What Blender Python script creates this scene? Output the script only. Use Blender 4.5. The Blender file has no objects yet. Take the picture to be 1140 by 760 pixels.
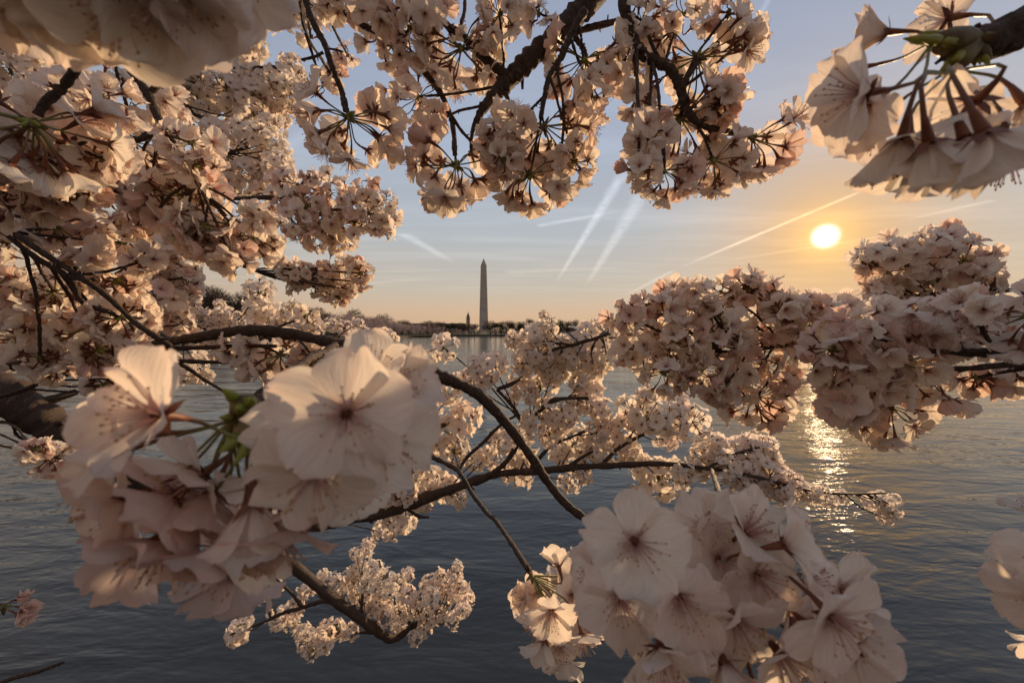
import bpy, math, random
import numpy as np
from mathutils import Vector, Matrix, Quaternion

random.seed(11)
rng = np.random.default_rng(11)
C = bpy.context.scene
COL = C.collection
R = math.radians

# ------------------------------------------------------------------ camera
F_PX, CX, CY = 430.0, 570.0, 380.0            # the photograph: 1140 x 760, very wide phone lens
CAM_H = 2.4
cam_d = bpy.data.cameras.new('camera')
cam = bpy.data.objects.new('camera', cam_d)
COL.objects.link(cam)
cam.location = (0, 0, CAM_H)
cam.rotation_euler = (R(88.8), 0, 0)
cam_d.sensor_width = 36.0
cam_d.lens = F_PX / 1140 * 36
cam_d.clip_start = 0.01
cam_d.clip_end = 30000
cam_d.dof.use_dof = True
cam_d.dof.focus_distance = 0.42
cam_d.dof.aperture_fstop = 14.0
C.camera = cam
CM = cam.rotation_euler.to_matrix()
CL = Vector(cam.location)


def at(px, py, d):
    """Point at depth d metres along the view axis behind photograph pixel (px, py)."""
    return CL + CM @ Vector(((px - CX) / F_PX * d, -(py - CY) / F_PX * d, -d))


def cdir(x, y, z):
    """Direction given as right, up, towards the camera."""
    return (CM @ Vector((x, y, z))).normalized()


# ------------------------------------------------------------------ light
SUN_AZ, SUN_EL = R(38.9), R(11.0)
SUN_DIR = Vector((math.sin(SUN_AZ) * math.cos(SUN_EL), math.cos(SUN_AZ) * math.cos(SUN_EL), math.sin(SUN_EL)))
sun_d = bpy.data.lights.new('sun', 'SUN')
sun_d.energy = 5.0
sun_d.angle = R(0.53)
sun_d.color = (1.0, 0.68, 0.38)
sun = bpy.data.objects.new('sun', sun_d)
COL.objects.link(sun)
sun.rotation_euler = (-SUN_DIR).to_track_quat('-Z', 'Y').to_euler()
sun.location = SUN_DIR * 50

C.view_settings.view_transform = 'Standard'
C.view_settings.look = 'None'
C.view_settings.exposure = 0.0
C.view_settings.gamma = 1.0
C.view_settings.use_curve_mapping = False
C.cycles.max_bounces = 8
C.cycles.diffuse_bounces = 5
C.cycles.glossy_bounces = 3
C.cycles.transmission_bounces = 6
C.cycles.use_denoising = True
C.cycles.sample_clamp_indirect = 6.0
C.cycles.sample_clamp_direct = 4.2
C.cycles.caustics_reflective = False


class NT:
    """Small helper to write node graphs as expressions."""
    def __init__(s, tree):
        s.t = tree

    def node(s, kind, **kw):
        n = s.t.nodes.new(kind)
        for k, v in kw.items():
            setattr(n, k, v)
        return n

    def put(s, sock, v):
        if isinstance(v, bpy.types.NodeSocket):
            s.t.links.new(v, sock)
        elif v is not None:
            if sock.type == 'RGBA' and not isinstance(v, (int, float)):
                v = tuple(v) + (1.0,) if len(v) == 3 else v
            sock.default_value = v

    def m(s, op, a, b=None, c=None, clamp=False):
        n = s.node('ShaderNodeMath', operation=op, use_clamp=clamp)
        for i, v in enumerate((a, b, c)):
            s.put(n.inputs[i], v)
        return n.outputs[0]

    def v(s, op, a, b=None, scale=None):
        n = s.node('ShaderNodeVectorMath', operation=op)
        s.put(n.inputs[0], a)
        if b is not None:
            s.put(n.inputs[1], b)
        if scale is not None:
            s.put(n.inputs['Scale'], scale)
        return n.outputs[1] if op in ('DOT_PRODUCT', 'LENGTH', 'DISTANCE') else n.outputs[0]

    def mix(s, fac, a, b, kind='MIX', clamp=True):
        n = s.node('ShaderNodeMix', data_type='RGBA', blend_type=kind, clamp_factor=clamp)
        s.put(n.inputs[0], fac)
        s.put(n.inputs[6], a)
        s.put(n.inputs[7], b)
        return n.outputs[2]

    def step(s, x, lo, hi, a=0.0, b=1.0):
        n = s.node('ShaderNodeMapRange', interpolation_type='SMOOTHSTEP')
        for i, q in enumerate((x, lo, hi, a, b)):
            s.put(n.inputs[i], q)
        return n.outputs[0]

    def noise(s, vec, scale, detail=3.0, rough=0.5, dist=0.0):
        n = s.node('ShaderNodeTexNoise')
        s.put(n.inputs['Vector'], vec)
        n.inputs['Scale'].default_value = scale
        n.inputs['Detail'].default_value = detail
        n.inputs['Roughness'].default_value = rough
        n.inputs['Distortion'].default_value = dist
        return n.outputs[0]

    def ramp(s, fac, stops):
        n = s.node('ShaderNodeValToRGB')
        s.put(n.inputs[0], fac)
        e = n.color_ramp.elements
        while len(e) < len(stops):
            e.new(0.5)
        for q, (p, c) in zip(e, stops):
            q.position = p
            q.color = tuple(c) + (1,)
        return n.outputs[0]


def lin(*rgb):
    return tuple(((c / 255 + 0.055) / 1.055) ** 2.4 if c > 10 else c / 255 / 12.92 for c in rgb)


def build_world():
    w = bpy.data.worlds.new('World')
    C.world = w
    w.use_nodes = True
    t = w.node_tree
    n = NT(t)
    bg = t.nodes['Background']
    bg.inputs[1].default_value = 0.1
    sky = n.node('ShaderNodeTexSky', sky_type='NISHITA', sun_disc=False)
    sky.sun_elevation, sky.sun_rotation = SUN_EL, SUN_AZ
    sky.dust_density = 0.6
    sky.ozone_density = 1.4
    d = n.v('NORMALIZE', n.node('ShaderNodeTexCoord').outputs['Generated'])
    sep = n.node('ShaderNodeSeparateXYZ')
    n.put(sep.inputs[0], d)
    z = sep.outputs[2]
    # the phone's picture holds the bright aureole: soft roll-off of the physical sky, x / (1 + x)
    c1 = n.v('SCALE', sky.outputs[0], scale=0.1)
    nis = n.v('DIVIDE', c1, n.v('ADD', n.v('SCALE', c1, scale=1.0), (1, 1, 1)))
    # clear-evening gradient over elevation
    grad = n.ramp(n.m('MAXIMUM', z, 0.0), [
        (0.0, lin(214, 172, 136)), (0.05, lin(216, 182, 150)), (0.11, lin(203, 190, 172)), (0.25, lin(186, 191, 196)),
        (0.42, lin(172, 182, 200)), (0.62, lin(160, 170, 193)), (1.0, lin(152, 160, 178))])
    col = n.mix(0.88, nis, grad)
    # sun, aureole
    cosa = n.v('DOT_PRODUCT', d, tuple(SUN_DIR))
    ang = n.m('MULTIPLY', n.m('ARCCOSINE', n.m('MINIMUM', cosa, 1.0)), 180 / math.pi)

    def lobe(width, power):
        return n.m('EXPONENT', n.m('MULTIPLY', n.m('POWER', n.m('DIVIDE', ang, width), power), -1.0))
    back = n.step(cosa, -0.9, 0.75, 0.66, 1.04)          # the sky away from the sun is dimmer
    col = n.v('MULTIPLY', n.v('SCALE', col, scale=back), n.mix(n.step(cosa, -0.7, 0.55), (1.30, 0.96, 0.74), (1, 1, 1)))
    warm = n.mix(n.m('MULTIPLY', lobe(9.6, 1.45), 0.9), col, lin(250, 192, 116))
    # cirrus and contrails lie on a cloud deck: gnomonic coordinates of that plane
    zc = n.m('MAXIMUM', z, 0.02)
    comb = n.node('ShaderNodeCombineXYZ')
    n.put(comb.inputs[0], n.m('DIVIDE', sep.outputs[0], zc))
    n.put(comb.inputs[1], n.m('DIVIDE', sep.outputs[1], zc))
    P = comb.outputs[0]
    mp = n.node('ShaderNodeMapping')
    n.put(mp.inputs[0], P)
    mp.inputs['Rotation'].default_value = (0, 0, R(-28))
    mp.inputs['Scale'].default_value = (0.35, 1.5, 1)
    cir = n.noise(mp.outputs[0], 1.1, 6.0, 0.62, 0.4)
    cirrus = n.m('MULTIPLY', n.step(cir, 0.42, 0.75, -0.03, 0.13), n.step(z, 0.02, 0.2))
    puff = n.noise(P, 7.0, 6.0, 0.7)
    bright = n.m('ADD', 1.0, cirrus)

    def plane(px, py):
        v = at(px, py, 1.0) - CL
        return np.array((v.x / v.z, v.y / v.z))
    trails = [((703, 178, 14), (617, 318, 3), 0.34), ((728, 196, 20), (650, 322, 4), 0.25),
              ((968, 209, 2.6), (752, 300, 3.2), 0.50), ((752, 300, 3.2), (692, 331, 3.5), 0.20),
              ((596, 252, 4), (712, 231, 4), 0.24), ((446, 259, 8), (512, 296, 4), 0.26),
              ((990, 262, 2.5), (770, 296, 2.0), 0.16), ((1110, 222, 3.5), (985, 250, 3.0), 0.16),
              ((560, 303, 3), (720, 297, 3), 0.13), ((860, -10, 6), (835, 40, 8), 0.2), ((300, 175, 12), (480, 60, 20), 0.1),
              ((380, 318, 3), (520, 306, 4), 0.10)]
    for (ax, ay, wa), (bx, by, wb), strength in trails:
        a, b = plane(ax, ay), plane(bx, by)
        ab = b - a
        nn = np.array((ay - by, bx - ax), float)
        nn /= np.linalg.norm(nn)

        def wid(px, py, wpx):
            q = plane(px + nn[0] * wpx, py + nn[1] * wpx) - a
            return abs(q[0] * ab[1] - q[1] * ab[0]) / np.linalg.norm(ab) + 1e-4
        pa = n.v('SUBTRACT', P, (a[0], a[1], 0))
        L2 = float(ab @ ab)
        tt = n.m('DIVIDE', n.v('DOT_PRODUCT', pa, (ab[0], ab[1], 0)), L2)
        tc = n.m('MINIMUM', n.m('MAXIMUM', tt, 0.0), 1.0)
        dist = n.v('LENGTH', n.v('SUBTRACT', pa, n.v('SCALE', (ab[0], ab[1], 0), scale=tc)))
        W0, W1 = wid(ax, ay, wa * 0.75), wid(bx, by, wb * 0.75)
        # widths change along the trail in perspective: 1/z-like blend
        ww = n.m('ADD', W0, n.m('MULTIPLY', tc, W1 - W0))
        r = n.m('DIVIDE', dist, ww)
        r = n.m('ADD', r, n.m('MULTIPLY', n.m('SUBTRACT', puff, 0.5), 1.3))
        ends = n.m('MULTIPLY', n.step(tt, 0.0, 0.06), n.step(tt, 1.0, 0.35))
        msk = n.m('MULTIPLY', n.m('MULTIPLY', n.m('MULTIPLY', n.step(r, 1.0, 0.1), n.step(puff, 0.25, 0.7, 0.45, 1.35)), ends), strength * 1.1)
        bright = n.m('ADD', bright, msk)
    warm = n.v('SCALE', warm, scale=bright)
    disc = n.v('SCALE', (0.75, 0.95, 1.0), scale=n.m('MULTIPLY', lobe(1.2, 5.0), 1.3))
    halo = n.v('SCALE', (1.0, 0.62, 0.16), scale=n.m('MULTIPLY', lobe(2.5, 1.7), 0.45))
    out = n.v('ADD', n.v('ADD', warm, disc), halo)
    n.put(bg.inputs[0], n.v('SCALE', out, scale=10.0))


build_world()


# ------------------------------------------------------------------ materials
def mat(name):
    m = bpy.data.materials.new(name)
    m.use_nodes = True
    n = NT(m.node_tree)
    b = m.node_tree.nodes['Principled BSDF']
    return m, n, b, m.node_tree.nodes['Material Output']


def petal_mat(name, tint=(0.93, 0.87, 0.82), deep=(0.68, 0.38, 0.34)):
    m, n, b, out = mat(name)
    uv = n.node('ShaderNodeTexCoord').outputs['UV']
    sep = n.node('ShaderNodeSeparateXYZ')
    n.put(sep.inputs[0], uv)
    oi = n.node('ShaderNodeObjectInfo').outputs['Random']
    u, v = sep.outputs[1], sep.outputs[0]
    # veins fan out from the claw
    fan = n.node('ShaderNodeCombineXYZ')
    n.put(fan.inputs[0], n.m('MULTIPLY', n.m('SUBTRACT', v, 0.5), 26.0))
    n.put(fan.inputs[1], n.m('MULTIPLY', u, 2.2))
    n.put(fan.inputs[2], n.m('MULTIPLY', oi, 31.0))
    vein = n.noise(fan.outputs[0], 1.0, 3.0, 0.6)
    base = n.mix(oi, tint, tuple(c * k for c, k in zip(tint, (1.03, 1.10, 1.10))))
    base = n.mix(n.step(vein, 0.35, 0.75, 0.0, 0.5), base, tuple(c * k for c, k in zip(tint, (0.86, 0.72, 0.70))))
    claw = n.m('ADD', n.step(u, 0.26, 0.0, 0.0, 0.62), n.m('MULTIPLY', n.m('SUBTRACT', vein, 0.5), 0.25))
    claw = n.m('MULTIPLY', claw, n.step(u, 0.34, 0.08))
    base = n.mix(claw, base, deep)
    base = n.mix(n.m('MULTIPLY', n.step(u, 0.75, 1.0), 0.3), base, tuple(c * k for c, k in zip(tint, (1.0, 0.84, 0.86))))
    bump = n.node('ShaderNodeBump')
    bump.inputs['Strength'].default_value = 0.5
    bump.inputs['Distance'].default_value = 0.0006
    n.put(bump.inputs['Height'], vein)
    n.put(b.inputs['Base Color'], base)
    b.inputs['Roughness'].default_value = 0.55
    b.inputs['Specular IOR Level'].default_value = 0.25
    n.put(b.inputs['Normal'], bump.outputs[0])
    tr = n.node('ShaderNodeBsdfTranslucent')
    n.put(tr.inputs[0], n.mix(1.0, base, (1.0, 0.95, 0.89), 'MULTIPLY'))
    n.put(tr.inputs['Normal'], bump.outputs[0])
    mx = n.node('ShaderNodeMixShader')
    mx.inputs[0].default_value = 0.54
    n.put(mx.inputs[1], b.outputs[0])
    n.put(mx.inputs[2], tr.outputs[0])
    n.put(out.inputs[0], mx.outputs[0])
    return m


def simple_mat(name, c1, c2, scale=40.0, rough=0.6, trans=0.0, uvmix=None):
    m, n, b, out = mat(name)
    tc = n.node('ShaderNodeTexCoord')
    f = n.noise(tc.outputs['Object'], scale, 4.0, 0.6)
    col = n.mix(n.step(f, 0.3, 0.7), c1, c2)
    if uvmix:
        sep = n.node('ShaderNodeSeparateXYZ')
        n.put(sep.inputs[0], tc.outputs['UV'])
        col = n.mix(n.step(sep.outputs[1], 0.35, 1.0), col, uvmix)
    n.put(b.inputs['Base Color'], col)
    b.inputs['Roughness'].default_value = rough
    b.inputs['Specular IOR Level'].default_value = 0.3
    if trans:
        tr = n.node('ShaderNodeBsdfTranslucent')
        n.put(tr.inputs[0], col)
        mx = n.node('ShaderNodeMixShader')
        mx.inputs[0].default_value = trans
        n.put(mx.inputs[1], b.outputs[0])
        n.put(mx.inputs[2], tr.outputs[0])
        n.put(out.inputs[0], mx.outputs[0])
    return m


def bark_mat():
    m, n, b, out = mat('cherry_bark')
    tc = n.node('ShaderNodeTexCoord')
    mp = n.node('ShaderNodeMapping')
    n.put(mp.inputs[0], tc.outputs['UV'])
    mp.inputs['Scale'].default_value = (3.0, 160.0, 1.0)      # V runs along the limb in metres: short cross bands
    band = n.noise(mp.outputs[0], 1.0, 4.0, 0.65)
    fine = n.noise(tc.outputs['Object'], 420.0, 5.0, 0.65)
    blot = n.noise(tc.outputs['Object'], 38.0, 3.0, 0.5)
    col = n.mix(n.step(fine, 0.25, 0.75), (0.026, 0.017, 0.014), (0.095, 0.062, 0.046))
    col = n.mix(n.step(band, 0.56, 0.68, 0.0, 0.7), col, (0.19, 0.13, 0.09))
    col = n.mix(n.step(blot, 0.5, 0.75, 0.0, 0.35), col, (0.055, 0.045, 0.034))
    n.put(b.inputs['Base Color'], col)
    b.inputs['Roughness'].default_value = 0.72
    b.inputs['Specular IOR Level'].default_value = 0.3
    bp = n.node('ShaderNodeBump')
    bp.inputs['Strength'].default_value = 0.8
    bp.inputs['Distance'].default_value = 0.003
    n.put(bp.inputs['Height'], n.m('ADD', n.m('MULTIPLY', band, 0.8), fine))
    n.put(b.inputs['Normal'], bp.outputs[0])
    return m


M = {
    'petal': petal_mat('petal'),
    'petal_pink': petal_mat('petal_pink', (0.87, 0.70, 0.64), (0.66, 0.32, 0.31)),
    'calyx': simple_mat('calyx', (0.12, 0.038, 0.026), (0.19, 0.075, 0.038), 300.0, 0.5),
    'filament': simple_mat('filament', (0.80, 0.60, 0.55), (0.75, 0.45, 0.45), 200.0, 0.5, 0.3),
    'anther': simple_mat('anther', (0.52, 0.34, 0.14), (0.40, 0.22, 0.09), 500.0, 0.7),
    'pedicel': simple_mat('pedicel', (0.16, 0.19, 0.055), (0.20, 0.15, 0.05), 150.0, 0.5, 0.0, (0.15, 0.06, 0.035)),
    'bud_scale': simple_mat('bud_scale', (0.085, 0.05, 0.03), (0.16, 0.14, 0.05), 160.0, 0.6),
    'green_tip': simple_mat('green_tip', (0.24, 0.30, 0.05), (0.36, 0.34, 0.08), 200.0, 0.5, 0.25),
    'bark': bark_mat(),
}


# ------------------------------------------------------------------ mesh helpers
class MB:
    def __init__(s):
        s.v, s.f, s.mi, s.uv, s.n = [], [], [], [], 0

    def add(s, v, f, mi, uv=None):
        v = np.asarray(v, float)
        s.v.append(v)
        s.uv.append(np.zeros((len(v), 2)) if uv is None else np.asarray(uv, float))
        for q in f:
            s.f.append(tuple(i + s.n for i in q))
        if isinstance(mi, int):
            s.mi += [mi] * len(f)
        else:
            s.mi += list(mi)
        s.n += len(v)

    def merge(s, o, rot, loc, sc=1.0):
        """Adds another builder's geometry, rotated (3x3), scaled and moved."""
        v = np.concatenate(o.v) @ np.asarray(rot).T * sc + np.asarray(loc)
        s.add(v, o.f, o.mi, np.concatenate(o.uv))

    def mesh(s, name, mats, smooth=True):
        me = bpy.data.meshes.new(name)
        v = np.concatenate(s.v)
        me.from_pydata(v.tolist(), [], s.f)
        for q in mats:
            me.materials.append(q)
        me.polygons.foreach_set('material_index', s.mi)
        me.polygons.foreach_set('use_smooth', [smooth] * len(s.f))
        uv = np.concatenate(s.uv)
        idx = np.empty(len(me.loops), int)
        me.loops.foreach_get('vertex_index', idx)
        lay = me.uv_layers.new(name='uv')
        lay.data.foreach_set('uv', uv[idx].ravel())
        me.update()
        return me


def spline(P, n_per=6):
    """Catmull-Rom through rows of P (any width)."""
    P = np.asarray(P, float)
    if len(P) < 3:
        t = np.linspace(0, 1, n_per + 1)[:, None]
        return P[0] * (1 - t) + P[1] * t
    Q = np.vstack([2 * P[0] - P[1], P, 2 * P[-1] - P[-2]])
    out = []
    for i in range(1, len(Q) - 2):
        p0, p1, p2, p3 = Q[i - 1:i + 3]
        for t in np.arange(n_per) / n_per:
            out.append(0.5 * (2 * p1 + (p2 - p0) * t + (2 * p0 - 5 * p1 + 4 * p2 - p3) * t * t + (3 * p1 - p0 - 3 * p2 + p3) * t ** 3))
    out.append(Q[-2])
    return np.array(out)


def tube(mb, pts, rad, k, mi, cap=True, oval=None):
    pts, rad = np.asarray(pts, float), np.asarray(rad, float)
    n = len(pts)
    tan = np.gradient(pts, axis=0)
    tan /= np.linalg.norm(tan, axis=1)[:, None] + 1e-12
    up = np.array((0.31, 0.17, 0.93))
    if abs(up @ tan[0]) > 0.9:
        up = np.array((1.0, 0, 0.1))
    a = np.cross(tan[0], up)
    a /= np.linalg.norm(a)
    vs, uv = [], []
    th = np.arange(k) / k * 2 * math.pi
    L = np.concatenate([[0], np.cumsum(np.linalg.norm(np.diff(pts, axis=0), axis=1))])
    for i in range(n):
        a = a - tan[i] * (a @ tan[i])
        a /= np.linalg.norm(a) + 1e-12
        b = np.cross(tan[i], a)
        r = rad[i] if oval is None else rad[i] * oval[i]
        vs.append(pts[i] + np.outer(np.cos(th) * r, a) + np.outer(np.sin(th) * r, b))
        uv.append(np.column_stack([np.abs(th / math.pi - 1), np.full(k, L[i])]))
    f = [(i * k + j, i * k + (j + 1) % k, (i + 1) * k + (j + 1) % k, (i + 1) * k + j) for i in range(n - 1) for j in range(k)]
    if cap:
        f += [tuple(range(k - 1, -1, -1)), tuple((n - 1) * k + j for j in range(k))]
    mb.add(np.concatenate(vs), f, mi, np.concatenate(uv))


def limb_mesh(name, rows, k=10, knob=0.10):
    """A limb from rows (x, y, z, radius): knobbly bark, spur scars and slight wander."""
    q = spline(rows, 9)
    p, r = q[:, :3], np.maximum(q[:, 3], 0.0006)
    n = len(p)
    s = np.concatenate([[0], np.cumsum(np.linalg.norm(np.diff(p, axis=0), axis=1))])
    # wander of the axis
    ph = rng.uniform(0, 6.28, 6)
    sc = r.mean() * 8
    w = np.stack([np.sin(s / sc * 0.9 + ph[i]) + 0.6 * np.sin(s / sc * 2.3 + ph[i + 3]) for i in range(3)], 1)
    p = p + w * (r * 0.22)[:, None]
    ring = np.ones((n, k))
    ring *= 1 + knob * rng.normal(0, 0.5, (n, k)) + knob * rng.normal(0, 0.9, (n, 1))
    for i in rng.choice(n, max(1, n // 7), replace=False):      # spur scars
        j = rng.integers(k)
        for dj in (-1, 0, 1):
            ring[i, (j + dj) % k] += 0.35 if dj == 0 else 0.15
    mb = MB()
    tube(mb, p, r, k, 0, True, ring)
    for i in rng.choice(np.arange(1, n - 1), max(1, n // 6), replace=False):      # short dead spurs
        t = p[i + 1] - p[i - 1]
        d = np.cross(t, rng.normal(0, 1, 3))
        d = d / np.linalg.norm(d) + 0.5 * t / np.linalg.norm(t)
        rr = max(0.0007, r[i] * rng.uniform(0.22, 0.4))
        L = r[i] * 0.7 + rr * rng.uniform(1.5, 4.5)
        tube(mb, [p[i], p[i] + d * L * 0.6, p[i] + d * L + rng.normal(0, rr * 0.4, 3)], [rr, rr * 0.85, rr * 0.6], 5, 0)
    return mb.mesh(name, [M['bark']]), p, r


# ------------------------------------------------------------------ blossoms
def petal(nu, nv, L, W, a0, a1, cup, ruf, seed):
    g = np.random.default_rng(seed)
    u = np.linspace(0, 1, nu)
    v = np.linspace(-1, 1, nv)
    al = a0 + (a1 - a0) * u
    du = 1.0 / (nu - 1)
    mid = (al[1:] + al[:-1]) / 2
    rr = np.concatenate([[0], np.cumsum(np.cos(mid) * du)]) * L + 0.0012
    zz = np.concatenate([[0], np.cumsum(np.sin(mid) * du)]) * L
    U, V = np.meshgrid(u, v, indexing='ij')
    hw = W * (0.10 + 0.90 * np.clip(U / 0.62, 0, 1) ** 0.72) * np.sqrt(np.clip(1 - 0.72 * np.clip((U - 0.55) / 0.45, 0, 1) ** 2.4, 0, 1))
    # along-length shortening: round shoulders and the notch of the tip
    sh = -0.13 * L * V ** 2 * U ** 2 - 0.13 * L * np.exp(-(V / 0.17) ** 2) * U ** 6
    sh += 0.035 * L * U ** 4 * np.sin(V * g.uniform(5, 8) + g.uniform(0, 6))
    Rr = rr[:, None] + sh * np.cos(al)[:, None]
    Z = zz[:, None] + sh * np.sin(al)[:, None]
    X = hw * V
    # cup across, ruffles at the rim, mid crease
    h = cup * (np.abs(V) ** 1.8) * hw + ruf * U ** 2 * (np.sin(V * g.uniform(2.5, 4.5) + g.uniform(0, 6)) + 0.5 * np.sin(U * 7 + V * 5 + g.uniform(0, 6)))
    h += g.uniform(-0.22, 0.22) * X * U - 0.0005 * np.exp(-(V / 0.12) ** 2) * U * (1 - U) * 2
    Rr = Rr - h * np.sin(al)[:, None]
    Z = Z + h * np.cos(al)[:, None]
    P = np.stack([X, Rr, Z], -1).reshape(-1, 3)
    f = [(i * nv + j, i * nv + j + 1, (i + 1) * nv + j + 1, (i + 1) * nv + j) for i in range(nu - 1) for j in range(nv - 1)]
    uv = np.stack([V * 0.5 + 0.5, U], -1).reshape(-1, 2)
    return P, f, uv


def rotz(a):
    c, s = math.cos(a), math.sin(a)
    return np.array(((c, -s, 0), (s, c, 0), (0, 0, 1)))


def blossom(res, seed, cup0, cup1, stamens, pink=False):
    """Five notched petals, star of five sepals, tube and stamens; faces +Z, throat at the origin."""
    g = np.random.default_rng(seed)
    mb = MB()
    nu, nv = res
    for k in range(5):
        a = g.normal(0, 0.12)
        P, f, uv = petal(nu, nv, 0.0158 * g.uniform(0.93, 1.06), 0.0080 * g.uniform(0.88, 1.1), cup0 + a + g.normal(0, 0.08),
                         cup1 + a + g.normal(0, 0.16), g.uniform(0.05, 0.34), 0.0013 * g.uniform(0.4, 1.5), seed * 10 + k)
        P = P @ rotz(k * 2 * math.pi / 5 + g.normal(0, 0.06)).T
        P[:, 2] += 0.00025 * (k % 2)
        mb.add(P, f, 0, uv)
    # tube
    k = 8 if nu > 4 else 5
    tube(mb, [(0, 0, 0.0008), (0, 0, -0.0015), (0, 0, -0.005), (0, 0, -0.0075)], [0.0016, 0.0014, 0.0010, 0.0007], k, 1)
    for i in range(5):
        a = (i + 0.5) * 2 * math.pi / 5 + g.normal(0, 0.08)
        lift = cup0 * 0.75 + g.normal(-0.1, 0.2)
        L = 0.0058 * g.uniform(0.9, 1.15)
        c, s = math.cos(lift), math.sin(lift)
        S = np.array([(-0.0010, 0.0014, -0.0004), (0.0010, 0.0014, -0.0004), (0.0012, 0.0014 + L * 0.4 * c, L * 0.4 * s - 0.0008),
                      (-0.0012, 0.0014 + L * 0.4 * c, L * 0.4 * s - 0.0008), (0, 0.0014 + L * c, L * s * 0.9 - 0.0008)])
        mb.add(S @ rotz(a).T, [(0, 1, 2, 3), (3, 2, 4)], 1)
    for i in range(stamens):
        a = g.uniform(0, 6.283)
        sp = g.uniform(0.08, 0.62) * (0.45 if cup0 > 0.9 else 1.0)
        L = g.uniform(0.0065, 0.0112)
        d = np.array((math.cos(a) * math.sin(sp), math.sin(a) * math.sin(sp), math.cos(sp)))
        b = np.array((math.cos(a), math.sin(a), 0)) * 0.0010
        tip = b + d * L + np.array((math.cos(a), math.sin(a), 0)) * 0.001
        tube(mb, [b, b + d * L * 0.55, tip], [0.00019, 0.00016, 0.00012], 3, 2, False)
        r = 0.00037
        o = np.array([(r, 0, 0), (0, r, 0), (-r, 0, 0), (0, -r, 0), (0, 0, r * 1.5), (0, 0, -r * 1.5)])
        mb.add(o + tip, [(0, 1, 4), (1, 2, 4), (2, 3, 4), (3, 0, 4), (1, 0, 5), (2, 1, 5), (3, 2, 5), (0, 3, 5)], 3)
    return mb


SHAPES = [(0.50, 0.10), (0.35, 0.25), (0.65, 0.30), (0.45, -0.15), (0.80, 0.45), (0.28, 0.05)]
BM = [M['petal'], M['calyx'], M['filament'], M['anther']]
BMP = [M['petal_pink'], M['calyx'], M['filament'], M['anther']]
HI = [blossom((11, 11), 100 + i, a, b, 26).mesh('blossom_near', BM) for i, (a, b) in enumerate(SHAPES)]
HI_PINK = [blossom((11, 11), 150 + i, a, b, 24).mesh('blossom_near_pink', BMP) for i, (a, b) in enumerate(SHAPES[:3])]
HI_CUP = [blossom((11, 11), 160 + i, a, c, 20).mesh('blossom_cupped', BM) for i, (a, c) in enumerate(((0.95, 0.30), (1.05, 0.55), (0.85, 0.15)))]
HI_HALF = [blossom((11, 9), 170 + i, 1.15 + 0.12 * i, 0.85 + 0.45 * i, 12).mesh('blossom_half_open', BMP if i else BM) for i in range(3)]
MID = [blossom((6, 7), 200 + i, a, b, 14).mesh('blossom_mid', BM) for i, (a, b) in enumerate(SHAPES)] + \
      [blossom((6, 7), 220, 0.55, 0.2, 14).mesh('blossom_mid_pink', BMP)]
MID_HALF = [blossom((6, 6), 240 + i, 1.0 + .1 * i, 0.6 + 0.3 * i, 6).mesh('blossom_half', BM if i else BMP) for i in range(3)]
MID_BUD = [blossom((6, 5), 230 + i, 1.25, 1.55, 0).mesh('bud_mid', BMP) for i in range(2)]
LOW = [blossom((4, 5), 300 + i, a, b, 0) for i, (a, b) in enumerate(SHAPES)]


def frame(f, spin):
    q = Vector((0, 0, 1)).rotation_difference(Vector(f)) @ Quaternion((0, 0, 1), spin)
    return q


def pedicel(mb, hub, base, face, mi, r=0.00055, k=5, sag=0.0):
    """Stalk from the bud at hub to the calyx at base, arriving along the blossom's axis."""
    hub, base, face = np.array(hub, float), np.array(base, float), np.array(face, float)
    L = np.linalg.norm(base - hub)
    p1 = hub + (base - hub) * 0.4 + np.array((0, 0, -sag * L))
    p2 = base - face * L * 0.35
    t = np.linspace(0, 1, 6)[:, None]
    P = (1 - t) ** 3 * hub + 3 * (1 - t) ** 2 * t * p1 + 3 * (1 - t) * t ** 2 * p2 + t ** 3 * base
    nb = mb.n
    tube(mb, P, np.array([0.9, 0.9, 0.9, 0.95, 1.05, 1.45]) * r, k, mi, False)
    uv = mb.uv[-1]
    uv[:, 1] = np.repeat(np.linspace(0, 1, 6), k)


def bud_scales(mb, axis, mi_scale, mi_tip, n, size=0.006, seed=0):
    """Brown scales and green tips clasping the base of the stalks."""
    g = np.random.default_rng(seed)
    for i in range(n):
        d = np.array(axis) * 0.5 + g.normal(0, 0.75, 3)
        d /= np.linalg.norm(d)
        L = size * g.uniform(0.7, 1.5)
        r = size * g.uniform(0.18, 0.32)
        s = -d * size * 0.2
        tube(mb, [s, s + d * L * 0.35, s + d * L * 0.75, s + d * L], [r * 0.7, r, r * 0.7, r * 0.1], 6, mi_tip if g.random() < 0.35 else mi_scale)


CLM = [M['pedicel'], M['bud_scale'], M['green_tip']]


def fib_dirs(n, jit):
    i = np.arange(n) + 0.5
    ph = math.pi * (1 + 5 ** 0.5) * i
    zz = 1 - 2 * i / n
    rr = np.sqrt(1 - zz * zz)
    d = np.stack([rr * np.cos(ph), rr * np.sin(ph), zz], 1) + rng.normal(0, jit, (n, 3))
    return d / np.linalg.norm(d, axis=1)[:, None]


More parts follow.
